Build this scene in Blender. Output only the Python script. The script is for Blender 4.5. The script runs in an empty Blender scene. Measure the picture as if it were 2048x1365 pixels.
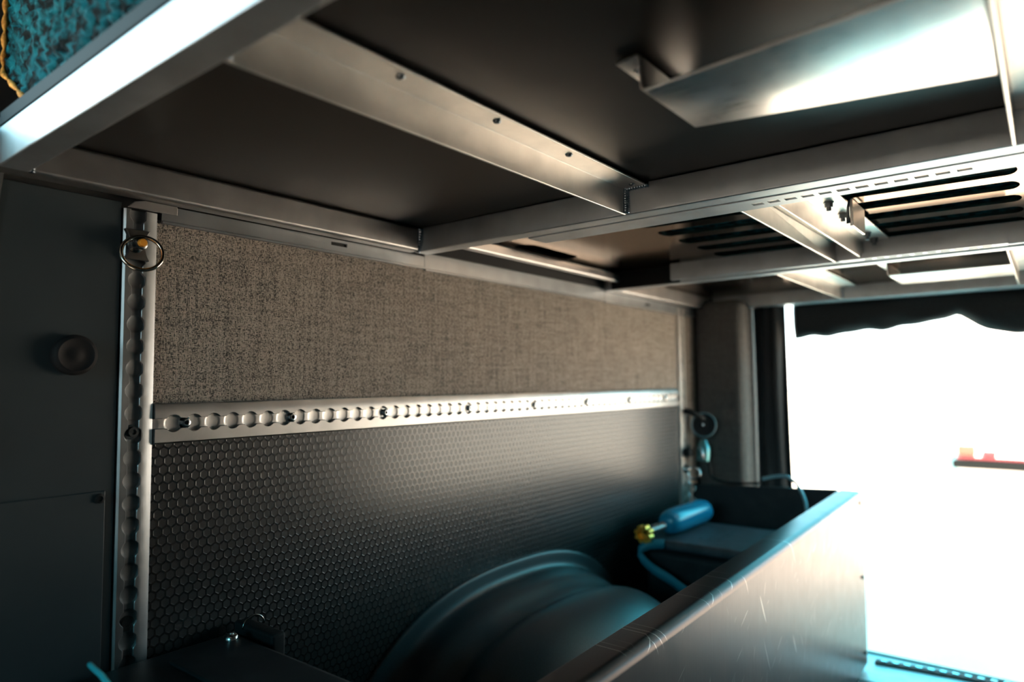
import bpy, bmesh, math, random
from mathutils import Vector, Matrix
random.seed(7)
SC = bpy.context.scene
COL = SC.collection

# ------------------------------------------------------------------ camera
YAW, PITCH, ROLL = 0.66709674, 0.06166433, -0.00844543
f = Vector((-math.sin(YAW)*math.cos(PITCH), math.cos(YAW)*math.cos(PITCH), math.sin(PITCH)))
r0 = Vector((math.cos(YAW), math.sin(YAW), 0)); u0 = r0.cross(f)
r = r0*math.cos(ROLL)+u0*math.sin(ROLL); u = -r0*math.sin(ROLL)+u0*math.cos(ROLL)
cd = bpy.data.cameras.new('camera'); cam = bpy.data.objects.new('camera', cd); COL.objects.link(cam)
cam.matrix_world = Matrix(((r.x, u.x, -f.x, .857), (r.y, u.y, -f.y, 0), (r.z, u.z, -f.z, .74), (0, 0, 0, 1)))
cd.sensor_width = 36; cd.lens = 24; cd.clip_start = .02
cd.dof.use_dof = True; cd.dof.focus_distance = .86; cd.dof.aperture_fstop = 2.6
SC.camera = cam

# ------------------------------------------------------------------ light
vs = SC.view_settings
vs.view_transform = 'Standard'; vs.look = 'None'; vs.gamma = 1; vs.use_curve_mapping = False
vs.exposure = -0.22
W = bpy.data.worlds.new('sky'); SC.world = W; W.use_nodes = True
nt = W.node_tree; nt.nodes.clear()
out = nt.nodes.new('ShaderNodeOutputWorld'); bg = nt.nodes.new('ShaderNodeBackground')
tc = nt.nodes.new('ShaderNodeTexCoord'); sp = nt.nodes.new('ShaderNodeSeparateXYZ')
rp = nt.nodes.new('ShaderNodeValToRGB')
nt.links.new(tc.outputs['Generated'], sp.inputs[0]); nt.links.new(sp.outputs['Z'], rp.inputs[0])
rp.color_ramp.elements[0].position = 0.0; rp.color_ramp.elements[0].color = (1, .92, .84, 1)
rp.color_ramp.elements[1].position = .8; rp.color_ramp.elements[1].color = (.05, .30, .40, 1)
e = rp.color_ramp.elements.new(.10); e.color = (.62, .85, .90, 1)
e = rp.color_ramp.elements.new(.26); e.color = (.11, .80, 1.0, 1)
mr = nt.nodes.new('ShaderNodeMapRange'); nt.links.new(sp.outputs['X'], mr.inputs[0])   # sky whitened on the unseen left so the near beam reflects white
mr.inputs[1].default_value = -.25; mr.inputs[2].default_value = -.9; mr.inputs[3].default_value = 0; mr.inputs[4].default_value = .8
mxw = nt.nodes.new('ShaderNodeMix'); mxw.data_type = 'RGBA'; nt.links.new(mr.outputs[0], mxw.inputs[0])
nt.links.new(rp.outputs[0], mxw.inputs[6]); mxw.inputs[7].default_value = (.60, .66, .68, 1)
nt.links.new(mxw.outputs[2], bg.inputs[0]); bg.inputs[1].default_value = 8.0
nt.links.new(bg.outputs[0], out.inputs[0])
sl = bpy.data.lights.new('sun', 'SUN'); so = bpy.data.objects.new('sun', sl); COL.objects.link(so)
sl.energy = 55; sl.angle = .01; sl.color = (1, .80, .64)
so.rotation_euler = Vector((-.42, 1, -.74)).to_track_quat('-Z', 'Y').to_euler()
def portal(loc, d, sx, sy):
    l = bpy.data.lights.new('opening_portal', 'AREA'); o = bpy.data.objects.new('opening_portal', l); COL.objects.link(o)
    l.shape = 'RECTANGLE'; l.size = sx; l.size_y = sy; l.cycles.is_portal = True
    o.location = loc; o.rotation_euler = Vector(d).to_track_quat('-Z', 'Z').to_euler()
portal((.95, 2.16, .45), (0, -1, 0), 1.5, .95)
portal((.88, -2.28, 1.15), (0, 1, 0), 1.35, .7)
portal((-.07, -.25, 1.17), (1, 0, 0), .86, .55)

# ------------------------------------------------------------------ helpers
def origin(o):
    p = Vector((0, 0, 0))
    while o: p += o.location; o = o.parent
    return p
def setp(o, label=None, cat=None, group=None, kind=None):
    if label: o['label'] = label
    if cat: o['category'] = cat
    if group: o['group'] = group
    if kind: o['kind'] = kind
    return o
def thing(name, loc, label, cat, group=None):
    o = bpy.data.objects.new(name, None); COL.objects.link(o); o.location = loc; o.empty_display_size = .02
    return setp(o, label, cat, group)
class MB:
    def __init__(s): s.b = bmesh.new()
    def box(s, a, c):
        x0, y0, z0 = a; x1, y1, z1 = c
        P = [(x0,y0,z0),(x1,y0,z0),(x1,y1,z0),(x0,y1,z0),(x0,y0,z1),(x1,y0,z1),(x1,y1,z1),(x0,y1,z1)]
        return s.hexa(P)
    def hexa(s, P):
        v = [s.b.verts.new(p) for p in P]
        for q in ((3,2,1,0),(4,5,6,7),(0,1,5,4),(1,2,6,5),(2,3,7,6),(3,0,4,7)): s.b.faces.new([v[i] for i in q])
        return s
    def prism(s, A, B):            # two matching closed outlines
        a = [s.b.verts.new(p) for p in A]; c = [s.b.verts.new(p) for p in B]; n = len(A)
        for i in range(n): s.b.faces.new([a[i], a[(i+1)%n], c[(i+1)%n], c[i]])
        s.b.faces.new(a[::-1]); s.b.faces.new(c)
        return s
    def strip(s, A, B):            # open profile, outlines A and B
        a = [s.b.verts.new(p) for p in A]; c = [s.b.verts.new(p) for p in B]
        for i in range(len(A)-1): s.b.faces.new([a[i], a[i+1], c[i+1], c[i]])
        return s
    def grid(s, rows, close=False):
        R = [[s.b.verts.new(p) for p in row] for row in rows]
        for i in range(len(R)-1):
            n = len(R[i])
            for j in range(n if close else n-1):
                s.b.faces.new([R[i][j], R[i][(j+1)%n], R[i+1][(j+1)%n], R[i+1][j]])
        return R
    def tube(s, pts, rad, n=10, caps=True, flat=1.0, up=None):
        pts = [Vector(p) for p in pts]; rows = []; prev = None
        for i, p in enumerate(pts):
            t = (pts[min(i+1, len(pts)-1)]-pts[max(i-1, 0)]).normalized()
            if prev is None:
                a = Vector(up) if up else (Vector((0, 0, 1)) if abs(t.z) < .9 else Vector((1, 0, 0)))
            else: a = prev
            a = (a-t*a.dot(t)).normalized(); prev = a; b = t.cross(a)
            rr = rad[i] if isinstance(rad, (list, tuple)) else rad
            rows.append([p+(a*math.cos(2*math.pi*k/n)+b*math.sin(2*math.pi*k/n)*flat)*rr for k in range(n)])
        R = s.grid(rows, True)
        if caps: s.b.faces.new(R[0][::-1]); s.b.faces.new(R[-1])
        return s
    def lathe(s, c, ax, prof, n=32):   # prof = (distance along axis, radius)
        ax = Vector(ax).normalized(); c = Vector(c)
        return s.tube([c+ax*d for d, _ in prof] if len(prof) > 1 else [c], [max(q, 1e-5) for _, q in prof], n) if False else s._lathe(c, ax, prof, n)
    def _lathe(s, c, ax, prof, n):
        a = Vector((0, 0, 1)) if abs(ax.z) < .9 else Vector((1, 0, 0)); a = (a-ax*a.dot(ax)).normalized(); b = ax.cross(a)
        rows = [[c+ax*d+(a*math.cos(2*math.pi*k/n)+b*math.sin(2*math.pi*k/n))*max(q, 1e-5) for k in range(n)] for d, q in prof]
        R = s.grid(rows, True)
        s.b.faces.new(R[0][::-1]); s.b.faces.new(R[-1])
        return s
    def torus(s, c, ax, R, rr, n=48, m=12):
        ax = Vector(ax).normalized(); a = Vector((0, 0, 1)) if abs(ax.z) < .9 else Vector((1, 0, 0))
        a = (a-ax*a.dot(ax)).normalized(); b = ax.cross(a); c = Vector(c)
        rows = []
        for i in range(n+1):
            t = 2*math.pi*i/n; d = a*math.cos(t)+b*math.sin(t)
            rows.append([c+d*(R+rr*math.cos(2*math.pi*k/m))+ax*rr*math.sin(2*math.pi*k/m) for k in range(m)])
        s.grid(rows, True); return s
    def obj(s, name, mat, parent=None, bevel=0, smooth=False, sub=0, seg=2, **kw):
        bmesh.ops.remove_doubles(s.b, verts=s.b.verts, dist=1e-6)
        bmesh.ops.recalc_face_normals(s.b, faces=s.b.faces)
        if parent:
            bmesh.ops.translate(s.b, verts=s.b.verts, vec=-origin(parent))
        me = bpy.data.meshes.new(name); s.b.to_mesh(me); s.b.free()
        o = bpy.data.objects.new(name, me); COL.objects.link(o); o.parent = parent
        me.materials.append(mat)
        if bevel:
            m = o.modifiers.new('bevel', 'BEVEL'); m.width = bevel; m.segments = seg; m.limit_method = 'ANGLE'; m.angle_limit = .6
            if not smooth: smooth = 'auto'
        if sub:
            m = o.modifiers.new('sub', 'SUBSURF'); m.levels = sub; m.render_levels = sub
        if smooth:
            me.polygons.foreach_set('use_smooth', [True]*len(me.polygons))
            if smooth == 'auto' :
                if bevel: m = o.modifiers.new('wn', 'WEIGHTED_NORMAL'); m.keep_sharp = False
                else: me.set_sharp_from_angle(angle=.7)
        setp(o, **kw)
        return o
def cut(o, cutter_mb):
    """cut holes and bake the result into the object's own mesh"""
    bmesh.ops.recalc_face_normals(cutter_mb.b, faces=cutter_mb.b.faces)
    me = bpy.data.meshes.new('cutter'); cutter_mb.b.to_mesh(me); cutter_mb.b.free()
    c = bpy.data.objects.new('cutter', me); COL.objects.link(c)
    c.location = origin(o) if o.parent else (0, 0, 0)
    if o.parent:
        me.transform(Matrix.Translation(-origin(o)))
    saved = [(m.type, {k: getattr(m, k) for k in ('width', 'segments', 'limit_method', 'angle_limit') if hasattr(m, k)}) for m in o.modifiers]
    o.modifiers.clear()
    m = o.modifiers.new('b', 'BOOLEAN'); m.object = c; m.solver = 'EXACT'
    dg = bpy.context.evaluated_depsgraph_get(); dg.update()
    new = bpy.data.meshes.new_from_object(o.evaluated_get(dg)); o.modifiers.clear()
    o.data = new; bpy.data.objects.remove(c)
    for p in new.polygons: p.use_smooth = False
    return o
def rslot(mb, x0, x1, y0, y1, z0, z1, rad, ax=2, n=8):
    """rounded rectangle cutter; outline in the plane normal to ax"""
    rad = min(rad, (x1-x0)/2-1e-5, (y1-y0)/2-1e-5); pts = []
    for cx, cy, a0 in ((x1-rad, y1-rad, 0), (x0+rad, y1-rad, 90), (x0+rad, y0+rad, 180), (x1-rad, y0+rad, 270)):
        for k in range(n+1):
            t = math.radians(a0+90*k/n); pts.append((cx+rad*math.cos(t), cy+rad*math.sin(t)))
    if ax == 2: A = [(x, y, z0) for x, y in pts]; B = [(x, y, z1) for x, y in pts]
    else: A = [(z0, x, y) for x, y in pts]; B = [(z1, x, y) for x, y in pts]
    mb.prism(A, B)

# ------------------------------------------------------------------ materials
def mat(name, col=(.5, .5, .5), rough=.5, metal=0, spec=.5, **kw):
    m = bpy.data.materials.new(name); m.use_nodes = True; p = m.node_tree.nodes['Principled BSDF']
    p.inputs['Base Color'].default_value = (*col, 1); p.inputs['Roughness'].default_value = rough
    p.inputs['Metallic'].default_value = metal; p.inputs['Specular IOR Level'].default_value = spec
    for k, v in kw.items(): p.inputs[k].default_value = v
    return m
def N(m, t, **kw):
    n = m.node_tree.nodes.new(t)
    for k, v in kw.items(): setattr(n, k, v)
    return n
def L(m, a, b): m.node_tree.links.new(a, b)
def coords(m, scale=(1, 1, 1)):
    t = N(m, 'ShaderNodeTexCoord'); mp = N(m, 'ShaderNodeMapping'); mp.inputs['Scale'].default_value = scale
    L(m, t.outputs['Object'], mp.inputs[0]); return mp.outputs[0]
def ramp(m, src, stops):
    rr = N(m, 'ShaderNodeValToRGB'); L(m, src, rr.inputs[0]); cr = rr.color_ramp
    cr.elements[0].position, cr.elements[0].color = stops[0][0], (*stops[0][1], 1)
    cr.elements[1].position, cr.elements[1].color = stops[-1][0], (*stops[-1][1], 1)
    for p_, c_ in stops[1:-1]: e_ = cr.elements.new(p_); e_.color = (*c_, 1)
    return rr.outputs[0]
def brushed(name, col, rough, axis, scr=.0, var=.05, bump=.04):
    """metal with fine lines along axis (0,1,2), soft smudges"""
    m = mat(name, col, rough, 1); p = m.node_tree.nodes['Principled BSDF']
    sc = [900, 900, 900]; sc[axis] = 12
    n1 = N(m, 'ShaderNodeTexNoise'); n1.inputs['Scale'].default_value = 1; n1.inputs['Detail'].default_value = 2
    L(m, coords(m, sc), n1.inputs['Vector'])
    n2 = N(m, 'ShaderNodeTexNoise'); n2.inputs['Scale'].default_value = 22; n2.inputs['Detail'].default_value = 4
    L(m, coords(m), n2.inputs['Vector'])
    a = N(m, 'ShaderNodeMath', operation='MULTIPLY_ADD'); L(m, n2.outputs[0], a.inputs[0]); a.inputs[1].default_value = var*2; a.inputs[2].default_value = rough-var
    b = N(m, 'ShaderNodeMath', operation='MULTIPLY_ADD'); L(m, n1.outputs[0], b.inputs[0]); b.inputs[1].default_value = .12; L(m, a.outputs[0], b.inputs[2])
    L(m, b.outputs[0], p.inputs['Roughness'])
    c = tuple(x*.82 for x in col)
    L(m, ramp(m, n2.outputs[0], [(.3, c), (.65, col)]), p.inputs['Base Color'])
    bp = N(m, 'ShaderNodeBump'); bp.inputs['Strength'].default_value = bump; bp.inputs['Distance'].default_value = .001
    L(m, n1.outputs[0], bp.inputs['Height']); L(m, bp.outputs[0], p.inputs['Normal'])
    if scr:
        # thin scratches of brighter metal: several stretched, rotated cell patterns
        last = None
        for k, (ry, s1) in enumerate(((.35, 14), (1.1, 18), (-.5, 10))):
            t = N(m, 'ShaderNodeTexCoord'); mr_ = N(m, 'ShaderNodeMapping'); mr_.inputs['Rotation'].default_value = (ry, 0, 0); L(m, t.outputs['Object'], mr_.inputs[0])
            mp = N(m, 'ShaderNodeMapping'); mp.inputs['Location'].default_value = (k*3.3, k*7.1, k); mp.inputs['Scale'].default_value = (1, s1*13, s1*.7); L(m, mr_.outputs[0], mp.inputs[0])
            w = N(m, 'ShaderNodeTexNoise'); w.inputs['Scale'].default_value = 1; w.inputs['Detail'].default_value = 1; w.inputs['Distortion'].default_value = .3
            L(m, mp.outputs[0], w.inputs['Vector'])
            q = ramp(m, w.outputs[0], [(.735, (0, 0, 0)), (.76, (1, 1, 1))])
            if last is None: last = q
            else:
                ad = N(m, 'ShaderNodeMath', operation='MAXIMUM'); L(m, last, ad.inputs[0]); L(m, q, ad.inputs[1]); last = ad.outputs[0]
        mx = N(m, 'ShaderNodeMix', data_type='RGBA'); 
        src = p.inputs['Base Color'].links[0].from_socket
        L(m, src, mx.inputs[6]); mx.inputs[7].default_value = (1, .97, .94, 1)
        ml = N(m, 'ShaderNodeMath', operation='MULTIPLY'); L(m, last, ml.inputs[0]); ml.inputs[1].default_value = scr
        L(m, ml.outputs[0], mx.inputs[0]); L(m, mx.outputs[2], p.inputs['Base Color'])
    return m
ALU = (.66, .64, .62)
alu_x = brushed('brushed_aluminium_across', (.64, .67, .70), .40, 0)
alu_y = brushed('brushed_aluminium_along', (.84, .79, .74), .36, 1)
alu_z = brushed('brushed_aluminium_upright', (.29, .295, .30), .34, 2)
alu_track = brushed('brushed_track_aluminium', (.50, .48, .46), .32, 1)
alu_rail = brushed('mill_aluminium_rail', (.46, .44, .43), .34, 1)
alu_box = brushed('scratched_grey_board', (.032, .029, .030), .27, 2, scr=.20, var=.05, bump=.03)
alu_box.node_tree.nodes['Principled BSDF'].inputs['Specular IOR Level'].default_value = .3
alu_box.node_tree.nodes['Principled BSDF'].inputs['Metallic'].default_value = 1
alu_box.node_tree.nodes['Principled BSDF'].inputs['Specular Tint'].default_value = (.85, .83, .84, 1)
weld_m = mat('weld_metal', (.34, .40, .46), .25, 1)
steel = mat('bright_steel', (.75, .76, .77), .18, 1)
darksteel = mat('dark_steel', (.30, .29, .28), .22, 1)
brass = mat('brass', (1.0, .42, .05), .4, .7)
bolt_m = mat('dark_bolt_metal', (.25, .27, .29), .3, 1)
black = mat('black_plastic', (.008, .009, .010), .6, 0, .3)
rubber = mat('black_rubber', (.008, .008, .009), .7, 0, .3)
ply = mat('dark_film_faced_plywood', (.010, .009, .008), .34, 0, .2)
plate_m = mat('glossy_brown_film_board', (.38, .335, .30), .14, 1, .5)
plate_m.node_tree.nodes['Principled BSDF'].inputs['Specular Tint'].default_value = (.50, .46, .43, 1)
recess = mat('black_void_lining', (.012, .012, .012), .8)

def fabric(name, dark, light, amt=(.45, .62), pitch=.00165):
    m = mat(name, dark, .6, 0, .4); p = m.node_tree.nodes['Principled BSDF']
    t = N(m, 'ShaderNodeTexCoord'); nz = N(m, 'ShaderNodeTexNoise'); nz.inputs['Scale'].default_value = 160; nz.inputs['Detail'].default_value = 1
    L(m, t.outputs['Object'], nz.inputs['Vector'])
    v1 = N(m, 'ShaderNodeVectorMath', operation='MULTIPLY_ADD'); L(m, nz.outputs['Color'], v1.inputs[0]); v1.inputs[1].default_value = (.0012,)*3; L(m, t.outputs['Object'], v1.inputs[2])
    s = N(m, 'ShaderNodeSeparateXYZ'); L(m, v1.outputs[0], s.inputs[0])
    def sn(src, k):
        a = N(m, 'ShaderNodeMath', operation='MULTIPLY'); L(m, src, a.inputs[0]); a.inputs[1].default_value = k
        b = N(m, 'ShaderNodeMath', operation='SINE'); L(m, a.outputs[0], b.inputs[0]); return b.outputs[0]
    k = math.pi/pitch
    ad = N(m, 'ShaderNodeMath', operation='ADD'); L(m, s.outputs['X'], ad.inputs[0]); L(m, s.outputs['Y'], ad.inputs[1])
    A, B = sn(ad.outputs[0], k), sn(s.outputs['Z'], k)
    pr = N(m, 'ShaderNodeMath', operation='MULTIPLY'); L(m, A, pr.inputs[0]); L(m, B, pr.inputs[1])
    ab = N(m, 'ShaderNodeMath', operation='ABSOLUTE'); L(m, pr.outputs[0], ab.inputs[0])
    # uneven yarn: streaks both ways
    def streak(sc):
        n = N(m, 'ShaderNodeTexNoise'); n.inputs['Scale'].default_value = 1; n.inputs['Detail'].default_value = 3
        L(m, coords(m, sc), n.inputs['Vector']); return n.outputs[0]
    a1 = streak((700, 700, 260)); a2 = streak((260, 260, 700)); b1 = streak((14, 14, 190)); b2 = streak((190, 190, 14))
    av = N(m, 'ShaderNodeMath', operation='ADD'); L(m, b1, av.inputs[0]); L(m, b2, av.inputs[1]); av2 = N(m, 'ShaderNodeMath', operation='MULTIPLY'); L(m, av.outputs[0], av2.inputs[0]); av2.inputs[1].default_value = .5; a3 = av2.outputs[0]
    mn = N(m, 'ShaderNodeMath', operation='MAXIMUM'); L(m, a1, mn.inputs[0]); L(m, a2, mn.inputs[1])
    m2 = N(m, 'ShaderNodeMath', operation='MULTIPLY_ADD'); L(m, a3, m2.inputs[0]); m2.inputs[1].default_value = .35; L(m, mn.outputs[0], m2.inputs[2])
    th = ramp(m, m2.outputs[0], [(amt[0]+.17, (0, 0, 0)), (amt[1]+.17, (1, 1, 1))])
    q = N(m, 'ShaderNodeMath', operation='MULTIPLY'); L(m, ab.outputs[0], q.inputs[0]); L(m, th, q.inputs[1])
    L(m, ramp(m, q.outputs[0], [(0, dark), (.75, light)]), p.inputs['Base Color'])
    bp = N(m, 'ShaderNodeBump'); bp.inputs['Strength'].default_value = .6; bp.inputs['Distance'].default_value = .0008
    L(m, ab.outputs[0], bp.inputs['Height']); L(m, bp.outputs[0], p.inputs['Normal'])
    return m
tweed = fabric('tweed_wall_fabric', (.038, .032, .028), (.78, .65, .54))
tweed2 = fabric('pillar_fabric', (.05, .048, .046), (.22, .21, .20), pitch=.002)

def hexmat():
    m = mat('hexagon_film_plywood', (.020, .018, .017), .28, 0, .65); p = m.node_tree.nodes['Principled BSDF']
    t = N(m, 'ShaderNodeTexCoord'); s = N(m, 'ShaderNodeSeparateXYZ'); L(m, t.outputs['Object'], s.inputs[0])
    c = N(m, 'ShaderNodeCombineXYZ'); L(m, s.outputs['Y'], c.inputs[0]); zs = N(m, 'ShaderNodeMath', operation='MULTIPLY'); L(m, s.outputs['Z'], zs.inputs[0]); zs.inputs[1].default_value = .92; L(m, zs.outputs[0], c.inputs[1])
    sc = N(m, 'ShaderNodeVectorMath', operation='SCALE'); L(m, c.outputs[0], sc.inputs[0]); sc.inputs['Scale'].default_value = 1/.0113
    R3 = math.sqrt(3)
    def cell(off):
        a = N(m, 'ShaderNodeVectorMath', operation='ADD'); L(m, sc.outputs[0], a.inputs[0]); a.inputs[1].default_value = off
        w = N(m, 'ShaderNodeVectorMath', operation='WRAP'); L(m, a.outputs[0], w.inputs[0])
        w.inputs[1].default_value = (.5, R3/2, 1); w.inputs[2].default_value = (-.5, -R3/2, -1)
        ab = N(m, 'ShaderNodeVectorMath', operation='ABSOLUTE'); L(m, w.outputs[0], ab.inputs[0])
        d = N(m, 'ShaderNodeVectorMath', operation='DOT_PRODUCT'); L(m, ab.outputs[0], d.inputs[0]); d.inputs[1].default_value = (.5, R3/2, 0)
        x = N(m, 'ShaderNodeSeparateXYZ'); L(m, ab.outputs[0], x.inputs[0])
        mx = N(m, 'ShaderNodeMath', operation='MAXIMUM'); L(m, d.outputs['Value'], mx.inputs[0]); L(m, x.outputs['X'], mx.inputs[1])
        return mx.outputs[0]
    mi = N(m, 'ShaderNodeMath', operation='MINIMUM'); L(m, cell((0, 0, 0)), mi.inputs[0]); L(m, cell((.5, R3/2, 0)), mi.inputs[1])
    h = ramp(m, mi.outputs[0], [(.36, (0, 0, 0)), (.41, (1, 1, 1))])
    # fine mesh print inside each hexagon
    ck = N(m, 'ShaderNodeTexChecker'); ck.inputs['Scale'].default_value = 1150; L(m, t.outputs['Object'], ck.inputs['Vector'])
    iv = N(m, 'ShaderNodeMath', operation='SUBTRACT'); iv.inputs[0].default_value = 1; L(m, h, iv.inputs[1])
    q = N(m, 'ShaderNodeMath', operation='MULTIPLY'); L(m, iv.outputs[0], q.inputs[0]); L(m, ck.outputs['Fac'], q.inputs[1])
    s2 = N(m, 'ShaderNodeMath', operation='MULTIPLY_ADD'); L(m, q.outputs[0], s2.inputs[0]); s2.inputs[1].default_value = .3; L(m, h, s2.inputs[2])
    rr = N(m, 'ShaderNodeMapRange'); L(m, h, rr.inputs[0]); rr.inputs[3].default_value = .34; rr.inputs[4].default_value = .25; L(m, rr.outputs[0], p.inputs['Roughness'])
    L(m, ramp(m, h, [(0, (.008, .0075, .0075)), (1, (.015, .0135, .013))]), p.inputs['Base Color'])
    bp = N(m, 'ShaderNodeBump'); bp.inputs['Strength'].default_value = .35; bp.inputs['Distance'].default_value = .0006
    L(m, s2.outputs[0], bp.inputs['Height']); L(m, bp.outputs[0], p.inputs['Normal'])
    return m
hexm = hexmat()

def noisy(name, c1, c2, scale, rough=.8, bump=.3, dist=.004, stops=(.4, .6), spec=.3, detail=5, sc=(1, 1, 1), metal=0):
    m = mat(name, c1, rough, metal, spec); p = m.node_tree.nodes['Principled BSDF']
    n = N(m, 'ShaderNodeTexNoise'); n.inputs['Scale'].default_value = scale; n.inputs['Detail'].default_value = detail
    L(m, coords(m, sc), n.inputs['Vector'])
    L(m, ramp(m, n.outputs[0], [(stops[0], c1), (stops[1], c2)]), p.inputs['Base Color'])
    bp = N(m, 'ShaderNodeBump'); bp.inputs['Strength'].default_value = bump; bp.inputs['Distance'].default_value = dist
    L(m, n.outputs[0], bp.inputs['Height']); L(m, bp.outputs[0], p.inputs['Normal'])
    return m
paint = noisy('dark_slate_paint', (.030, .040, .045), (.036, .048, .053), 6, .42, .03, .001, spec=.4)
moulded = noisy('moulded_black_plastic', (.026, .034, .040), (.036, .048, .056), 600, .38, .25, .0004, spec=.5, detail=1)
casem = noisy('scuffed_black_case', (.016, .017, .020), (.030, .030, .033), 30, .5, .1, .001, (.5, .75))
lidm = noisy('grey_lid_plastic', (.05, .06, .07), (.07, .08, .095), 40, .5, .1, .001)
canvas = noisy('black_canvas', (.014, .016, .018), (.022, .025, .028), 300, .62, .3, .001, spec=.4)
rugm = noisy('teal_chenille', (.0006, .004, .005), (.004, .11, .14), 75, .9, 1, .006, (.42, .62), spec=.1)
orange = noisy('orange_stitching', (.45, .16, .02), (.75, .33, .06), 200, .8, .5, .002)
bluem = mat('blue_gloss_paint', (.010, .27, .46), .22, 0, .6)
tealstrap = mat('blue_strap_webbing', (.02, .23, .32), .5)
tealhose = mat('pale_blue_hose', (.20, .42, .50), .35)
floorm = noisy('worn_metal_floor', (.42, .42, .42), (.56, .56, .56), 18, .35, .1, .002, metal=.3)
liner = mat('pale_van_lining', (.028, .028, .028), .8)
ground = noisy('bright_concrete_ground', (.90, .72, .58), (.97, .79, .65), 3, .9, .1, .01)
whitepaint = mat('white_vehicle_paint', (.85, .84, .83), .35)
redm = mat('red_lamp_plastic', (.12, .006, .010), .6)
orangem = mat('orange_lamp_plastic', (.16, .03, .015), .6)
signteal = mat('teal_window_glass', (.045, .065, .06), .5)
leafm = noisy('yellow_green_leaves', (.04, .05, .006), (.08, .085, .02), 8, .7)
barkm = mat('bark', (.18, .13, .08), .9)

ZB, ZT = .962, 1.002      # underside and top of the bed frame tubes
# ------------------------------------------------------------------ setting
b = MB(); b.box((-.06, -2.2, -.05), (1.75, 2.095, -.001)); b.obj('floor', mat('darkened_floor', (.07, .07, .068), .7), kind='structure')  # unseen floor darkened so the storage box side mirrors less light
b = MB(); b.box((.14, 1.90, -.001), (1.62, 2.09, .0)); b.obj('trim_3', floorm, kind='structure')
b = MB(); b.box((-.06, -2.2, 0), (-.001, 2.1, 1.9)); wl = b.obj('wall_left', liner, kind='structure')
b = MB(); rslot(b, -.68, .185, .90, 1.44, -.1, .05, .03, ax=0); cut(wl, b)  # unseen window opening, added to light the near beam
b = MB(); b.box((1.75, -2.2, -.05), (1.80, 2.1, 1.9)); wr = b.obj('wall_right', liner, kind='structure')
b = MB(); b.box((-.06, -2.26, -.05), (1.8, -2.2, 1.9)); wf = b.obj('wall_front', liner, kind='structure')
b = MB(); b.box((.2, -2.4, .80), (1.55, -2.1, 1.5)); cut(wf, b)  # unseen front window, added to light the near side and beam fronts
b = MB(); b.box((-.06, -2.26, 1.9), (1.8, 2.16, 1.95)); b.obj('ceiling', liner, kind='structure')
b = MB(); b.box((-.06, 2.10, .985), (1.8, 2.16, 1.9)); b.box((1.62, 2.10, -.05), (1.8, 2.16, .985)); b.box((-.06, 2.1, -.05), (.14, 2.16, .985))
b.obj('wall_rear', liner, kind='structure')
b = MB(); b.box((-.001, 1.985, 0), (.152, 2.10, .985)); b.obj('trim_1', tweed2, kind='structure', bevel=.028, seg=5)
b = MB(); b.box((-40, 2.2, -.42), (60, 90, -.4)); b.box((-40, -60, -.42), (-.1, 2.2, -.4)); b.box((1.9, -60, -.42), (60, 2.2, -.4)); b.box((-.1, -60, -.42), (1.9, 2.2, -.4))
b.obj('ground', ground, kind='structure')

# ------------------------------------------------------------------ wall linings
b = MB(); b.box((0, .3795, .7185), (.004, 1.858, .944)); b.obj('upholstered_wall_panel', tweed, label='brown grey woven fabric wall panel above the horizontal metal track', cat='wall panel')
b = MB(); b.box((0, .3795, .002), (.004, 1.858, .67)); b.obj('plywood_wall_panel', hexm, label='dark wall panel embossed with hexagons below the horizontal track', cat='wall panel')
b = MB(); b.box((0, 1.908, .002), (.004, 1.984, .95)); b.obj('upholstered_wall_panel', tweed, label='narrow fabric wall strip between the far upright track and the corner pillar', cat='wall panel')
t = thing('painted_side_panel', (0, .28, 0), 'dark slate painted panel left of the near upright metal track', 'wall panel')
b = MB(); b.box((0, .19, .002), (.006, .3395, .958)); b.obj('panel_sheet', paint, t, bevel=.001)
b = MB(); b.box((.006, .19, .02), (.0085, .3295, .622)); ap = b.obj('access_cover', paint, t, bevel=.0012)
b = MB(); b.lathe((.0085, .323, .614), (1, 0, 0), [(0, .0055), (.0025, .0052), (.0035, .003), (.002, .0028), (.002, .0001)], 20); b.obj('screw', black, ap, smooth='auto')
b = MB(); b.lathe((.006, .292, .775), (1, 0, 0), [(0, .022), (.010, .0225), (.013, .021), (.0145, .018), (.0125, .015), (.012, .008), (.0135, .005), (.0138, .0001)], 40); b.obj('round_plug', rubber, t, smooth='auto')
b = MB()
b.grid([[(0.012+.006*math.sin(k*1.3+z*9), .10+.018*k-(1.0-z)*.10, z) for k in range(8)] for z in [1.0-.03*j for j in range(12)]])
o = b.obj('hanging_cloth', canvas, smooth=True, label='dark cloth hanging in shadow below the left end of the near beam', cat='cloth')
o.modifiers.new('s', 'SOLIDIFY').thickness = .003

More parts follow.
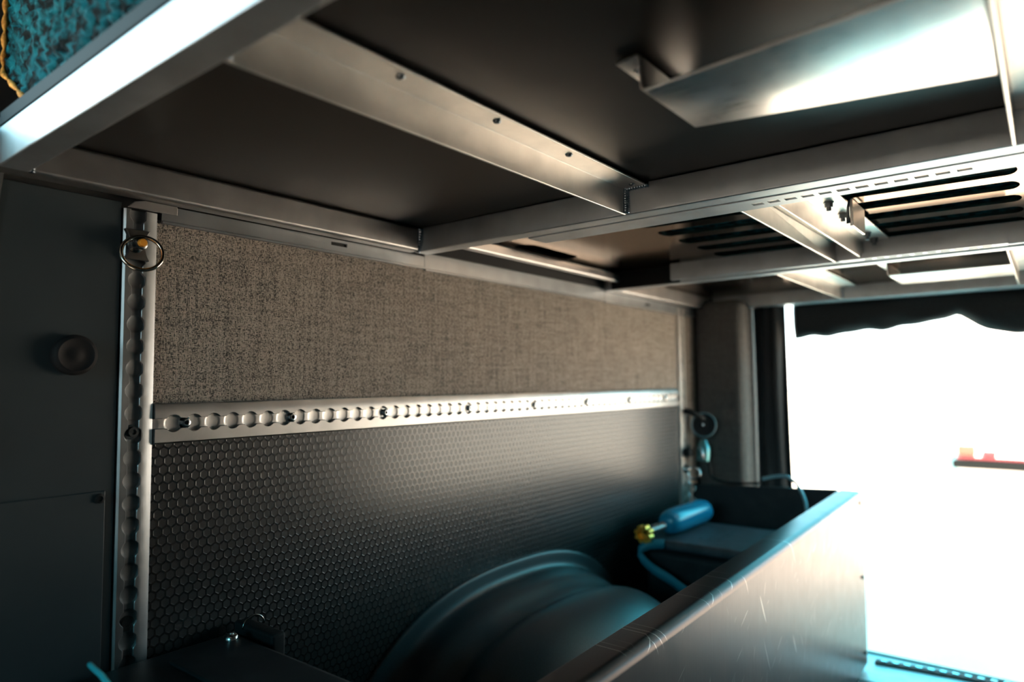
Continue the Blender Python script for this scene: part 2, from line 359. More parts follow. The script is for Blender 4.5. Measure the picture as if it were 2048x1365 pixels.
# ------------------------------------------------------------------ airline style cargo tracks
def ltrack(name, label, O, U, V, Nn, Ln, first, pitch, w, sh, Rh, H, m, group, bolts=(), cu=0.0):
    """O start, U along, V across, Nn outward; scalloped lips"""
    O, U, V, Nn = Vector(O), Vector(U), Vector(V), Vector(Nn)
    t = thing(name, O, label, 'cargo track', group)
    P = lambda a, c, h: O+U*a+V*c+Nn*h
    b = MB()
    def hw(a):
        d = (a-first)/pitch; d = (d-round(d))*pitch
        if a < first-pitch*.6: return sh
        return max(sh, math.sqrt(max(Rh*Rh-d*d, 0)))
    n = int(Ln/pitch*18); us = [Ln*i/n for i in range(n+1)]
    tw = w/2; ch = .0022; bt = .0018
    for sgn in (-1, 1):
        rows = []
        for a in us:
            h = hw(a)
            rows.append([P(a, cu+sgn*h, bt), P(a, cu+sgn*h, H-.0006), P(a, cu+sgn*(h+.0006), H), P(a, sgn*(tw-.0135 if sgn*1>0 else tw-.0035), H),
                         P(a, sgn*(tw-ch), H-(.0008 if sgn > 0 else 0)), P(a, sgn*tw, H-ch), P(a, sgn*tw, 0)])
        R = b.grid(rows)
        b.b.faces.new(R[0][::-1]+[b.b.verts.new(P(0, cu+sgn*hw(0), 0))]); b.b.faces.new(R[-1]+[b.b.verts.new(P(Ln, cu+sgn*hw(Ln), 0))])
    fl = H-.0050; n2 = int(Ln/pitch*24); cs = [-1, -.8, -.6, -.45, -.3, 0, .3, .45, .6, .8, 1]; rows = []
    for i in range(n2+1):
        a = Ln*i/n2; d = (a-first)/pitch; d = (d-round(d))*pitch; row = []
        for q_ in cs:
            c_ = q_*(Rh+.0003); e_ = Rh*Rh*.86-d*d-c_*c_
            row.append(P(a, cu+c_, fl-(.0004 if e_ > 0 and a > first-pitch*.6 else 0)-.0006*max(0, e_)/(Rh*Rh)))
        rows.append(row)
    b.grid(rows)
    b.obj('track_profile', m, t, smooth='auto')
    for a in bolts:
        c = P(a, cu, H-.0072); q = MB()
        q.lathe(c, Nn, [(0, .0078), (.0022, .0078), (.0022, .0058), (.0062, .0056), (.0068, .0046), (.0068, .0026), (.003, .0026), (.003, .0001)], 28)
        bo = q.obj('bolt', steel if name != 'x' else steel, t, smooth='auto')
        q = MB(); q.lathe(c+Nn*.0031, Nn, [(0, .0025), (.0006, .0025), (.0006, .0001)], 6); q.obj('hex_socket', rubber, bo)
    return t
TG = None
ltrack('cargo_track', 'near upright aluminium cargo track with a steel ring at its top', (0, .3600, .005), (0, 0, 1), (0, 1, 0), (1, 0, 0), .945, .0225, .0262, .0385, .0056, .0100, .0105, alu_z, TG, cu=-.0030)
ltrack('cargo_track', 'horizontal aluminium cargo track between fabric and hexagon panels', (0.004, .3800, .6945), (0, 1, 0), (0, 0, 1), (1, 0, 0), 1.465, .0225, .0256, .049,   .0060, .0103, .0095, alu_track, TG,
       bolts=(.0225+.0256*.62, .0225+.0256*6.55, .0225+.0256*13.3, .0225+.0256*21.3, .0225+.0256*29.3, .0225+.0256*37.3, .0225+.0256*45.3, .0225+.0256*53.3))
ltrack('cargo_track', 'far upright aluminium cargo track beside the corner pillar', (0, 1.883, .005), (0, 0, 1), (0, 1, 0), (1, 0, 0), .95, .02, .0256, .046, .0058, .0094, .0105, alu_y, TG)  # brighter metal than the near track stands in for reflected outside light
# bolts sitting in the near upright track
for z, l in ((.6865, 'dark bolt standing in the near upright track at the height of the horizontal track'), (.466, 'flat dark bolt low in the near upright track')):
    b = MB(); b.lathe((.003, .357, z), (1, 0, 0), [(0, .0088), (.003, .0088), (.003, .006), (.009 if z > .6 else .004, .0058), (.009 if z > .6 else .004, .003), (.005 if z > .6 else .003, .003), (.005 if z > .6 else .003, .0001)], 24)
    b.obj('bolt', darksteel, smooth='auto', label=l, cat='bolt')

# ring fitting at the top of the near track
t = thing('ring_fitting', (.011, .359, .909), 'steel ring on a brass pinned stud fitting at the top of the near track', 'ring')
b = MB()
def hourglass(w, y0, z0, n=8):
    P = []
    for s in (1, -1):
        for k in range(n+1):
            a = -1+2*k/n; P.append((y0+s*(w*(.62+.38*abs(a)**2)), z0+s*a*.0))
    return P
ol = []
for k in range(9): a = 1-2*k/8; ol.append((.0135*(.58+.42*a*a), a*.0225))
for k in range(9): a = -1+2*k/8; ol.append((-.0135*(.58+.42*a*a), a*.0225))
b.prism([(.0095, .354+y*1.05, .907+z*.8) for y, z in ol], [(.0165, .354+y*1.05, .907+z*.8) for y, z in ol])
b.obj('stud_plate', mat('stud_plate_steel', (.16, .15, .14), .35, 1), t, bevel=.0008)
b = MB(); b.lathe((.0145, .351, .906), (1, 0, 0), [(0, .0095), (.004, .009), (.006, .0065), (.017, .0062), (.017, .0072), (.020, .0072), (.0208, .006)], 28); b.obj('stud', darksteel, t, smooth='auto')
b = MB(); b.lathe((.030, .350, .906), (1, .04, .0), [(0, .0046), (.010, .0046), (.0108, .004)], 24); b.obj('pin', brass, t, smooth='auto')
b = MB(); ax = Vector((.86, -.30, .28)).normalized(); b.torus((.0335, .352, .8945), ax, .0215, .0023); b.obj('ring', mat('polished_ring_steel', (.55, .50, .42), .12, 1), t, smooth=True)

# ------------------------------------------------------------------ welded bed frame
bf = thing('bed_platform', (.85, 1.1, ZB), 'welded aluminium bed frame of beams and joists seen from below', 'bed platform')
def beam(x0, x1, y0, y1, z0=ZB, z1=ZT, m=alu_x, name='cross_beam', bev=.002):
    b = MB(); b.box((x0, y0, z0), (x1, y1, z1)); return b.obj(name, m, bf, bevel=bev)
def beam2(x0, x1, ya, yb, w, **k):     # slightly skewed beam
    b = MB(); b.hexa([(x0, ya, ZB), (x1, yb, ZB), (x1, yb+w, ZB), (x0, ya+w, ZB), (x0, ya, ZT), (x1, yb, ZT), (x1, yb+w, ZT), (x0, ya+w, ZT)])
    return b.obj('cross_beam', alu_x, bf, bevel=.002)
beam(.035, 1.72, .210, .2375)
beam(.020, 1.72, .798, .828)
beam2(.012, 1.72, 1.438, 1.395, .03)
beam2(.004, 1.72, 2.050, 1.985, .03)
b = MB()
for y0, y1 in ((.16, .797), (1.468, 2.04)):
    b = MB(); b.box((.0095, y0, ZB), (.035, y1, ZT)); b.obj('side_rail', alu_rail, bf, bevel=.005, seg=3)
b = MB(); b.box((.048, .836, .977), (.062, 1.43, .998)); b.obj('side_rail', alu_rail, bf, bevel=.0045, seg=3)
def joist(x, y0, y1, sgn=1, w=.034, nm='joist'):
    th = .003; b = MB()
    P = [(x, ZB), (x+sgn*th, ZB), (x+sgn*th, ZT-th-.003), (x+sgn*w, ZT-th-.003), (x+sgn*w, ZT-.003), (x, ZT-.003)]
    b.prism([(a, y0, z) for a, z in P], [(a, y1, z) for a, z in P])
    return b.obj(nm, alu_y, bf, bevel=.0009)
joist(.420, .2375, .798); joist(.838, .2375, .798); joist(1.26, .2375, .798)
joist(.414, 1.462, 2.03, w=.04); joist(.806, 1.452, 2.005); joist(1.26, 1.45, 2.0)
for x in (.437,):
    for y in (.379, .505, .632, .779):
        b = MB(); b.lathe((x+.006, y, ZT-.0055), (0, 0, -1), [(0, .0042), (.0012, .0042), (.0024, .0034), (.003, .002), (.0034, .0001)], 18); b.obj('bolt', bolt_m, bf, smooth='auto')
b = MB(); b.lathe((.858, .642, ZT-.0055), (0, 0, -1), [(0, .0045), (.0012, .0045), (.0026, .0034), (.003, .0001)], 18); b.obj('bolt', bolt_m, bf, smooth='auto')
def weld(pts, rad, ripples=12):
    pts = [Vector(p) for p in pts]; path = []; rr = []
    seglen = [0]
    for i in range(1, len(pts)): seglen.append(seglen[-1]+(pts[i]-pts[i-1]).length)
    T = seglen[-1]; n = ripples*6
    for k in range(n+1):
        s_ = T*k/n; i = max(j for j in range(len(pts)) if seglen[j] <= s_+1e-9); i = min(i, len(pts)-2)
        q = (s_-seglen[i])/(seglen[i+1]-seglen[i]); path.append(pts[i].lerp(pts[i+1], q))
        ph = (k/6.0) % 1
        rr.append(rad*(.80+.25*ph)*(.6 if k in (0, n) else 1))
    b = MB(); b.tube(path, rr, 12); return b.obj('weld_bead', weld_m, bf, smooth=True)
weld([(.4245, .7965, ZT-.004), (.4245, .7955, .985), (.4250, .795, .963)], .0052, 11)
weld([(.4245, .7965, ZT-.0055), (.458, .7965, ZT-.0055)], .0040, 9)
weld([(.0365, .7965, ZT-.001), (.0362, .7962, .98), (.028, .796, .962)], .0065, 10)
weld([(.0365, .239, ZT-.002), (.0362, .239, .962)], .0035, 10)
weld([(.4235, .2385, .999), (.4235, .2385, .963)], .003, 10)
weld([(.419, 2.016, ZT-.004), (.419, 2.018, .963)], .0045, 8)
weld([(.037, 2.045, ZT-.004), (.037, 2.045, .963)], .004, 8)
b = MB(); b.box((.004, 2.075, .962), (1.7, 2.0985, .984)); b.obj('header_strip', alu_x, bf, bevel=.003)

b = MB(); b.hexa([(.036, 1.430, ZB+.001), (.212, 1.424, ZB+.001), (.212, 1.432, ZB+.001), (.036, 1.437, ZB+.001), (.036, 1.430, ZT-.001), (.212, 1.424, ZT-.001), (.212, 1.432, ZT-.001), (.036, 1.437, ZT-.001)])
b.obj('dark_reflection_strip', rubber, bf, label='black strip standing in for a dark reflection on the front of the third beam')  # strip added to blacken the beam face where it mirrors dark surroundings
b = MB(); b.box((.0005, .836, .970), (.0075, 1.43, ZT-.001)); b.obj('gap_shade_strip', rubber, label='black strip standing in for the shade on the wall behind the middle bay rail', cat='shade strip')  # strip added to paint the shade in the gap above the wall bracket
# bed boards
BG = 'bed boards lying on the frame'
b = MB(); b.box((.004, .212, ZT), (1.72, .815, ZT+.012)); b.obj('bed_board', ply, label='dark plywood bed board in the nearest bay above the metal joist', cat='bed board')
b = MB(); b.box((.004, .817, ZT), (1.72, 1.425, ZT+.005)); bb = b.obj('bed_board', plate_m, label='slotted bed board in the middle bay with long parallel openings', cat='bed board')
b = MB()
for k in range(5):
    y = 1.006+.085*k; o_ = []
    for cx_, sx in ((.322+.012, -1), (.836-.012, 1)):
        for j in range(9):
            t_ = -math.pi/2+math.pi*j/8; yy = .018+.0245*math.sin(t_)
            if sx < 0: t_ = -t_; yy = .018-.0245*math.sin(math.pi*j/8-math.pi/2)
            xx = cx_+sx*.012*math.cos(t_); o_.append((xx, y+yy+.026*(xx-.322)/.514))
    b.prism([(p[0], p[1], ZT-.02) for p in o_], [(p[0], p[1], ZT+.03) for p in o_])
rslot(b, .05, .098, 1.02, 1.20, ZT-.02, ZT+.03, .022)
cut(bb, b)
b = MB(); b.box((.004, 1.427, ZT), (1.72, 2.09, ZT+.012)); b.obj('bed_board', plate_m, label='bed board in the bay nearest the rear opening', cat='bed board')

# slotted wall brackets under the side rail
alu_br = brushed('grey_angle_metal', (.34, .35, .36), .36, 1)
def wallbracket(y0, y1, z0, z1, label, slots, m=alu_br, lip=.004):
    b = MB(); x = .0045
    P = [(x, z0), (x+.006, z0), (x+.006, z0+.0025), (x+.0028, z0+.004), (x+.0028, z1), (x, z1)]
    b.prism([(a, y0, z) for a, z in P], [(a, y1, z) for a, z in P])
    o = b.obj('wall_bracket', m, label=label, cat='bracket')
    if slots:
        c = MB()
        for y, z in slots: rslot(c, y, y+.030, z-.0028, z+.0028, -.02, .05, .0006, ax=0, n=2)
        cut(o, c)
        q = MB()
        for y, z in slots: q.box((.0042, y-.002, z-.004), (.0046, y+.032, z+.004))
        q.obj('slot_backing', recess, o)
    return o
wallbracket(.385, .8335, .9395, ZB, 'slotted metal angle on the wall below the near side rail', ((.637, .955),))
wallbracket(.8345, 1.4455, .9375, .9685, 'plain metal angle on the wall beside the middle bay', ())
wallbracket(1.4465, 1.985, .9355, ZB, 'slotted metal angle on the wall beside the bay nearest the opening', ((1.66, .949),))
b = MB(); 
P = [(.016, .346), (.016, .402)]
b.prism([(.0135, .342, .9505), (.0135, .350, .9585), (.0135, .362, .9615), (.0135, .400, .9615), (.0135, .400, .9505)], [(.0165, .342, .9505), (.0165, .350, .9585), (.0165, .362, .9615), (.0165, .400, .9615), (.0165, .400, .9505)])
b.obj('end_plate', alu_rail, bevel=.0008, label='small round cornered plate under the side rail above the ring fitting', cat='plate')

# perforated angles beside the middle bay
def perfstrip(y0, y1, x0, x1, zb, label, holes, up, turn):
    th = .0025; b = MB()
    yy = y0 if turn < 0 else y1
    P = [(y0, zb), (y1, zb), (y1, zb+th), (y0, zb+th)]
    b.prism([(x0, a, z) for a, z in P], [(x1, a, z) for a, z in P])
    ya, yb = (y0, y0+th) if turn < 0 else (y1-th, y1)
    b.box((x0, ya, zb+th), (x1, yb, zb+up))
    o = b.obj('perforated_strip', alu_x, label=label, cat='metal strip')
    c = MB()
    for x in holes: rslot(c, x, x+.0135, (y0+y1)/2-min(.0055, (y1-y0)*.22), (y0+y1)/2+min(.0055, (y1-y0)*.22), zb-.02, zb+th+.001, .0006, n=2)
    cut(o, c)
    return o
perfstrip(.8295, .876, .237, 1.70, ZB-.001, 'long perforated metal angle along the far side of the second beam', [.572+.0197*k for k in range(12)]+[.9+.0197*k for k in range(10)], .036, -1)
perfstrip(1.352, 1.376, .560, .812, ZB-.003, 'short perforated slide bar in front of the third beam', [.60+.0197*k for k in range(10)], .01, -1)
b = MB(); b.hexa([(.214, 1.377, ZB), (1.7, 1.377, ZB), (1.7, 1.383, ZB), (.214, 1.383, ZB), (.214, 1.377, .998), (1.7, 1.377, .998), (1.7, 1.383, .998), (.214, 1.383, .998)])
b.box((.214, 1.383, ZB), (1.7, 1.392, ZB+.003))
b.obj('facing_strip', alu_x, bevel=.001, label='flat grey metal strip along the front of the third beam', cat='metal strip')

# channel across the middle bay with bolts and a latch tab
ch = thing('support_channel', (.57, 1.1, ZB), 'metal channel crossing the middle bay with a bolted flange', 'channel')
b = MB(); b.box((.546, .877, ZB), (.549, 1.376, .9985)); b.box((.549, .877, .9955), (.594, 1.376, .9985)); b.box((.594, .877, ZB), (.597, 1.376, .9985)); b.obj('channel_profile', alu_y, ch, bevel=.0008)
b = MB(); b.box((.597, .877, .994), (.640, 1.376, .9965)); b.obj('flange', alu_y, ch, bevel=.0006)
for y in (1.035, 1.119, 1.293, 1.373-.02):
    b = MB(); b.lathe((.619, y, .994), (0, 0, -1), [(0, .0072), (.0015, .0072), (.0017, .0058), (.0075, .0055), (.0078, .0034), (.0125, .0032), (.013, .0015), (.013, .0001)], 6); b.obj('bolt', bolt_m, ch)
b = MB(); b.box((.644, 1.045, .958), (.648, 1.125, .9965)); lt = b.obj('latch_tab', alu_y, ch, bevel=.0008)
b = MB(); b.tube([(.6445, 1.046, .998), (.642, 1.045, .985), (.6415, 1.045, .972), (.642, 1.046, .962)], [.0016, .0019, .0022, .0030], 10); b.obj('latch_rod', bolt_m, lt, smooth=True)

# hanging trays (bent sheet)
def tray(name, label, xa, xb, xc, yn, yf, zt, zb, bolts=True, th=.0028):
    """xa flange start, xb web, xc right end; yn/yf = near and far y at (xb, xc)"""
    t = thing(name, (xb, yn[0], zb), label, 'bracket', None)
    prof = [(xa, zt), (xb-.003, zt), (xb, zt-.003), (xb+.001, zb+.003), (xb+.004, zb), (xc, zb)]
    q = lambda x, pr: pr[0]+(pr[1]-pr[0])*(x-xb)/(xc-xb)
    b = MB()
    low = [(x, q(x, yn), z) for x, z in prof]; hi = [(x, q(x, yf), z) for x, z in prof]
    R = b.grid([low, hi]); o = b.obj('bent_sheet', plate_bright, t, smooth='auto')
    m = o.modifiers.new('s', 'SOLIDIFY'); m.thickness = th; m.offset = 0
    m = o.modifiers.new('b', 'BEVEL'); m.width = .0007; m.segments = 2; m.limit_method = 'ANGLE'
    if bolts:
        b = MB(); b.lathe(((xa+xb)/2-.0005, q(xb, yn)+.022, zt-.0015), (0, 0, -1), [(0, .0046), (.0012, .0046), (.003, .003), (.0034, .0001)], 20); b.obj('bolt', steel, t, smooth='auto')
    return t
plate_bright = brushed('bright_bent_sheet', (.92, .89, .86), .24, 0, var=.05, bump=.02)
tray('hanging_bracket', 'large bent metal bracket under the nearest bay at top right', .591, .614, .836, (.474, .450), (.571, .614), .9985, .968)
tray('hanging_bracket', 'bent metal bracket under the bay nearest the rear opening', .565, .586, .805, (1.672, 1.672), (1.834, 1.840), .9985, .968, False)

# mattress above with chenille cover
t = thing('mattress', (.85, 1.1, ZT+.014), 'teal chenille covered mattress on top of the bed frame', 'mattress')
b = MB(); b.box((.03, .245, ZT+.024), (1.70, 2.05, ZT+.16)); b.obj('mattress_core', rugm, t, bevel=.03, seg=4)
rb = MB(); nx, nz = 240, 40; rows = []
for j in range(nz+1):
    zz = ZT+.016+.17*j/nz; row = []
    for i in range(nx+1):
        x = max(.014, .090-1.55*(zz-1.018))+(1.6)*(i/nx); row.append((x, .222+.003*random.random()+.0035*math.sin(x*310+5*math.sin(zz*260))*math.sin(zz*330+4*math.sin(x*180)), zz))
    rows.append(row)
rb.grid(rows); o = rb.obj('chenille_cover', rugm, t, smooth=True); m = o.modifiers.new('s', 'SOLIDIFY'); m.thickness = .006; m.offset = 0
b = MB(); b.tube([(max(.012, .088-1.55*(ZT+.016+.17*k/36-1.018)), .218, ZT+.016+.17*k/36) for k in range(37)], [.0012, .0028, .0034, .0026]*9+[.002], 8); b.obj('seam', orange, t, smooth=True)
b = MB(); b.box((.04, .2095, ZT+.0005), (1.70, .2115, ZT+.014)); b.obj('edge_trim', mat('grey_blue_edge_trim', (.006, .018, .025), .6, 0, .15), label='grey edge trim along the top of the nearest beam', cat='trim', bevel=.0006)

# ------------------------------------------------------------------ storage box
sb = thing('storage_box', (.42, 1.0, 0), 'scratched aluminium storage box standing along the van floor', 'storage box')
def bx(y):     # outer top x, inner top x at y
    k = (y-.6)/(1.645-.6); xo = .494+(.466-.494)*k; k2 = (y-.676)/(1.977-.676); xi = .446+(.403-.446)*k2
    return xi, xo
ys = (-.30, 1.985); A = []; B = []
for y, P in ((ys[0], A), (ys[1], B)):
    xi, xo = bx(y); P += [(xi, y, .447), (xi+.001, y, .45), (xo-.014, y, .45), (xo-.006, y, .4475), (xo-.0015, y, .443), (xo, y, .436), (xo-.004, y, .012), (xi+.001, y, .012)]
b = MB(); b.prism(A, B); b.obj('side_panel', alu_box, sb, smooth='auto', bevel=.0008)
b = MB(); b.hexa([(.012, 1.925, .012), (.398, 1.972, .012), (.398, 1.984, .012), (.012, 1.937, .012), (.012, 1.925, .438), (.398, 1.972, .45), (.398, 1.984, .45), (.012, 1.937, .438)]); b.obj('end_panel', casem, sb, bevel=.002)
for z in (.425, .238, .05):
    b = MB(); b.lathe((.4585, 1.945, z), (1, 0, 0), [(-.004, .0045), (.0015, .0045), (.003, .003), (.0032, .0001)], 16); b.obj('screw', darksteel, sb, smooth='auto')

# wheel arch cover
def arch(s, sz, x, n=72, yc=1.08, a=.46, bb=.388, e=2.5):
    P = []
    for k in range(n+1):
        th = math.pi*k/n; c, sn = math.cos(th), math.sin(th)
        y = yc-a*s*math.copysign(abs(c)**(2/e), c); z = bb*sz*abs(sn)**(2/e); P.append((x, y, max(z, 0)+.003))
    return P
wa = thing('wheel_arch_cover', (.15, 1.08, 0), 'moulded black plastic wheel arch cover with two soft ridges', 'wheel arch')
b = MB()
prof = [(.0045, 1.0, 1.0), (.009, 1.0, 1.0), (.011, .992, .992), (.012, .955, .95), (.014, .93, .925), (.020, .915, .910), (.034, .907, .905), (.050, .905, .905), (.064, .895, .893), (.078, .870, .860), (.094, .848, .838), (.106, .845, .836), (.122, .866, .862), (.145, .876, .876), (.175, .868, .862), (.21, .84, .82), (.25, .79, .75), (.29, .71, .65), (.325, .60, .52), (.35, .47, .38), (.365, .30, .2), (.37, .1, .05)]
b.grid([arch(s, sz, x) for x, s, sz in prof]); b.obj('arch_shell', moulded, wa, smooth=True, sub=1)
b = MB(); b.lathe((.0115, .74, .245), (1, 0, 0), [(0, .006), (.002, .006), (.004, .003), (.0042, .0001)], 16); b.obj('screw', rubber, wa, smooth='auto')

# black hard case at lower left
hc = thing('hard_case', (.15, .3, 0), 'black hard case with a shiny catch at the lower left', 'case')
b = MB(); b.box((.02, .05, .003), (.36, .478, .395)); b.obj('body', casem, hc, bevel=.008, seg=3)
b = MB(); b.box((.016, .045, .397), (.364, .484, .425)); b.obj('lid', casem, hc, bevel=.009, seg=3)
b = MB(); b.box((.06, .38, .425), (.33, .47, .430)); b.obj('lid_rib', casem, hc, bevel=.003)
b = MB(); b.lathe((.056, .458, .430), (.2, 0, 1), [(0, .0085), (.003, .0085), (.006, .006), (.0065, .003), (.004, .0025), (.004, .0001)], 24); b.obj('catch', steel, hc, smooth='auto')
b = MB(); b.tube([(.035, .500+.015*math.cos(math.pi*k/14), .430+.014*math.sin(math.pi*k/14)) for k in range(15)], .0012, 8); b.obj('handle', darksteel, hc, smooth=True)
b = MB(); b.box((.012, .4855, .28), (.10, .505, .436)); b.obj('hinge_block', rubber, hc, bevel=.004)
bg_ = thing('soft_bag', (.12, .12, 0), 'black soft bag bulging at the bottom left corner', 'bag')
b = MB(); rows = []
for i in range(13):
    th = math.pi/2*i/12; rr = math.cos(th)**.6; rows.append([(.155+.10*rr*math.cos(2*math.pi*k/28), .16+.075*rr*math.sin(2*math.pi*k/28), .434+.05*math.sin(th)) for k in range(28)])
b.grid(rows, True); b.obj('bag_shell', canvas, bg_, smooth=True)
b = MB(); b.tube([(.193, .249, .500), (.205, .2475, .500), (.225, .246, .500), (.25, .243, .498), (.30, .24, .45), (.36, .235, .43)], .0022, 10); b.obj('hose', mat('cyan_tube', (.05, .55, .62), .35), smooth=True, label='thin cyan tube at the bottom left corner', cat='tube')

# container, bottle, strap in the box
ct = thing('lidded_bin', (.18, 1.7, 0), 'black lidded bin inside the far end of the storage box', 'bin')
b = MB(); b.box((.055, 1.535, .003), (.34, 1.80, .335)); b.obj('body', casem, ct, bevel=.02, seg=4)
b = MB(); b.box((.05, 1.53, .337), (.345, 1.805, .360)); b.obj('lid', lidm, ct, bevel=.009, seg=3)
for k in range(3):
    b = MB(); b.box((.17+.022*k, 1.60, .3602), (.178+.022*k, 1.72, .3612)); b.obj('raised_rib', lidm, ct)
bo = thing('pressure_bottle', (.10, 1.6, .392), 'glossy blue bottle with a spring neck lying on the bin', 'bottle')
b = MB(); b.lathe((.100, 1.565, .393), (.02, 1, 0), [(0, .012), (.004, .020), (.012, .026), (.03, .030), (.06, .0315), (.19, .0315), (.215, .029), (.228, .022), (.233, .010), (.234, .0001)], 40); b.obj('body', bluem, bo, smooth=True)
b = MB(); pts = [(.094+.0088*math.cos(t_), 1.487+.082*k/160, .388+.0088*math.sin(t_)) for k in range(161) for t_ in [2*math.pi*k/16]]
b.tube(pts, .0021, 8); b.obj('spring', steel, bo, smooth=True)
b = MB(); b.lathe((.094, 1.47, .388), (0, 1, 0), [(0, .0055), (.10, .0055)], 14); b.obj('neck', darksteel, bo, smooth='auto')
b = MB()
ol = [(.0215 if (k//2) % 2 else .0175)*1.0 for k in range(32)]
A = [(.091+ol[k]*math.cos(2*math.pi*k/32), 1.458, .384+ol[k]*math.sin(2*math.pi*k/32)) for k in range(32)]
B = [(p[0], 1.478, p[2]) for p in A]; 
ia = [(.091+.0125*math.cos(2*math.pi*k/32), 1.458, .384+.0125*math.sin(2*math.pi*k/32)) for k in range(32)]; ib = [(p[0], 1.470, p[2]) for p in ia]
R = b.grid([ib, ia, A, B], True); b.b.faces.new(R[0]); b.b.faces.new(R[-1][::-1]); b.obj('hand_nut', brass, bo, smooth='auto')
b = MB()
sp_ = [(.118, 1.52, .356), (.093, 1.50, .355), (.073, 1.49, .345), (.068, 1.49, .332), (.078, 1.49, .318), (.105, 1.485, .303), (.15, 1.48, .287), (.19, 1.47, .272), (.25, 1.46, .25)]
def smooth_path(P, n=6):
    P = [Vector(p) for p in P]; out_ = []
    for i in range(len(P)-1):
        p0, p1, p2, p3 = P[max(i-1, 0)], P[i], P[i+1], P[min(i+2, len(P)-1)]
        for k in range(n):
            t_ = k/n; out_.append(.5*((2*p1)+(-p0+p2)*t_+(2*p0-5*p1+4*p2-p3)*t_*t_+(-p0+3*p1-3*p2+p3)*t_**3))
    return out_+[P[-1]]
q = smooth_path(sp_)
b.grid([[p+Vector((0, -.004, .011)), p+Vector((0, -.006, -.011))] for p in q]); o = b.obj('carry_strap', tealstrap, smooth=True, label='blue flat strap curving down in front of the lidded bin', cat='strap')
o.modifiers.new('s', 'SOLIDIFY').thickness = .003
b = MB(); b.tube(smooth_path([(.19, 2.01, .458), (.24, 1.99, .472), (.275, 1.965, .474), (.31, 1.93, .458), (.34, 1.885, .425), (.352, 1.85, .39), (.358, 1.83, .35)]), .0045, 10)
b.obj('hose', tealhose, smooth=True, label='pale blue hose looping over the end panel of the storage box', cat='hose')

# gear hanging on the far upright track
dk = thing('cable_reel', (.05, 1.93, .613), 'round black reel hanging from the far upright track', 'reel')
nrm = Vector((.41, -.9, .05)).normalized(); c0 = Vector((.052, 1.925, .613))
b = MB(); b.lathe(c0, nrm, [(-.022, .020), (-.020, .034), (-.004, .0355), (.002, .034), (.0, .031), (-.003, .029), (-.004, .010), (.002, .009), (.003, .0001)], 40); b.obj('drum', black, dk, smooth='auto')
b = MB(); b.torus(c0, nrm, .0345, .0022); b.obj('rim', mat('blue_grey_rim', (.10, .22, .26), .3), dk, smooth=True)
b = MB(); b.lathe(c0+nrm*.003, nrm, [(0, .004), (.003, .003), (.0032, .0001)], 14); b.obj('centre_rivet', steel, dk, smooth='auto')
b = MB(); b.tube([(.012, 1.883, .655), (.03, 1.885, .652), (.05, 1.905, .64), (.056, 1.92, .63)], [.008, .009, .007, .006], 10); b.obj('arm', rubber, dk, smooth=True)
cp = thing('hanging_cup', (.05, 1.92, .53), 'small teal cup shaped holder hanging below the reel', 'holder')
b = MB(); b.lathe((.048, 1.925, .508), (.05, 0, 1), [(0, .010), (.002, .018), (.02, .0195), (.04, .019), (.052, .013), (.062, .008), (.063, .0001)], 28); b.obj('cup', mat('teal_metal', (.10, .30, .33), .3, .7), cp, smooth='auto')
b = MB(); b.tube(smooth_path([(.045, 1.903, .552), (.056, 1.897, .54), (.06, 1.897, .525), (.058, 1.901, .515)]), .0028, 10); b.obj('clip', steel, cp, smooth=True)
b = MB(); b.box((.010, 1.872, .524), (.030, 1.906, .546)); b.obj('mount', rubber, cp, bevel=.003)
b = MB(); b.tube(smooth_path([(.060, 1.93, .51), (.066, 1.93, .49), (.066, 1.935, .47), (.08, 1.94, .455), (.12, 1.95, .447), (.2, 1.96, .452)]), .004, 8)
b.obj('cable', rubber, smooth=True, label='dark cable running from the cup holder to the box end panel', cat='cable')
t = thing('ring_fitting', (.01, 1.88, .485), 'small steel ring fitting on the far upright track below the cup holder', 'ring')
b = MB(); b.lathe((.0105, 1.880, .487), (1, 0, 0), [(0, .012), (.006, .011), (.016, .006), (.018, .0001)], 20); b.obj('stud', darksteel, t, smooth='auto')
b = MB(); b.torus((.036, 1.885, .477), (.45, -.8, .3), .017, .0026, 32, 8); b.obj('ring', steel, t, smooth=True)
CG = 'shackle links hanging at the foot of the far track'
for k, (y, z) in enumerate(((1.878, .452), (1.884, .432), (1.878, .413), (1.887, .396))):
    b = MB(); b.torus((.024+.006*(k % 2), y, z), ((.9, .2, .1), (.2, -.9, .2))[k % 2], .0085, .0024, 24, 8)
    b.obj('chain_link', steel if k % 2 == 0 else darksteel, smooth=True, label=('topmost of the four small links hanging low on the far upright track', 'second from the top of the four small links on the far upright track', 'third from the top of the four small links on the far upright track', 'lowest of the four small links hanging by the blue bottle')[k], cat='chain link', group=CG)

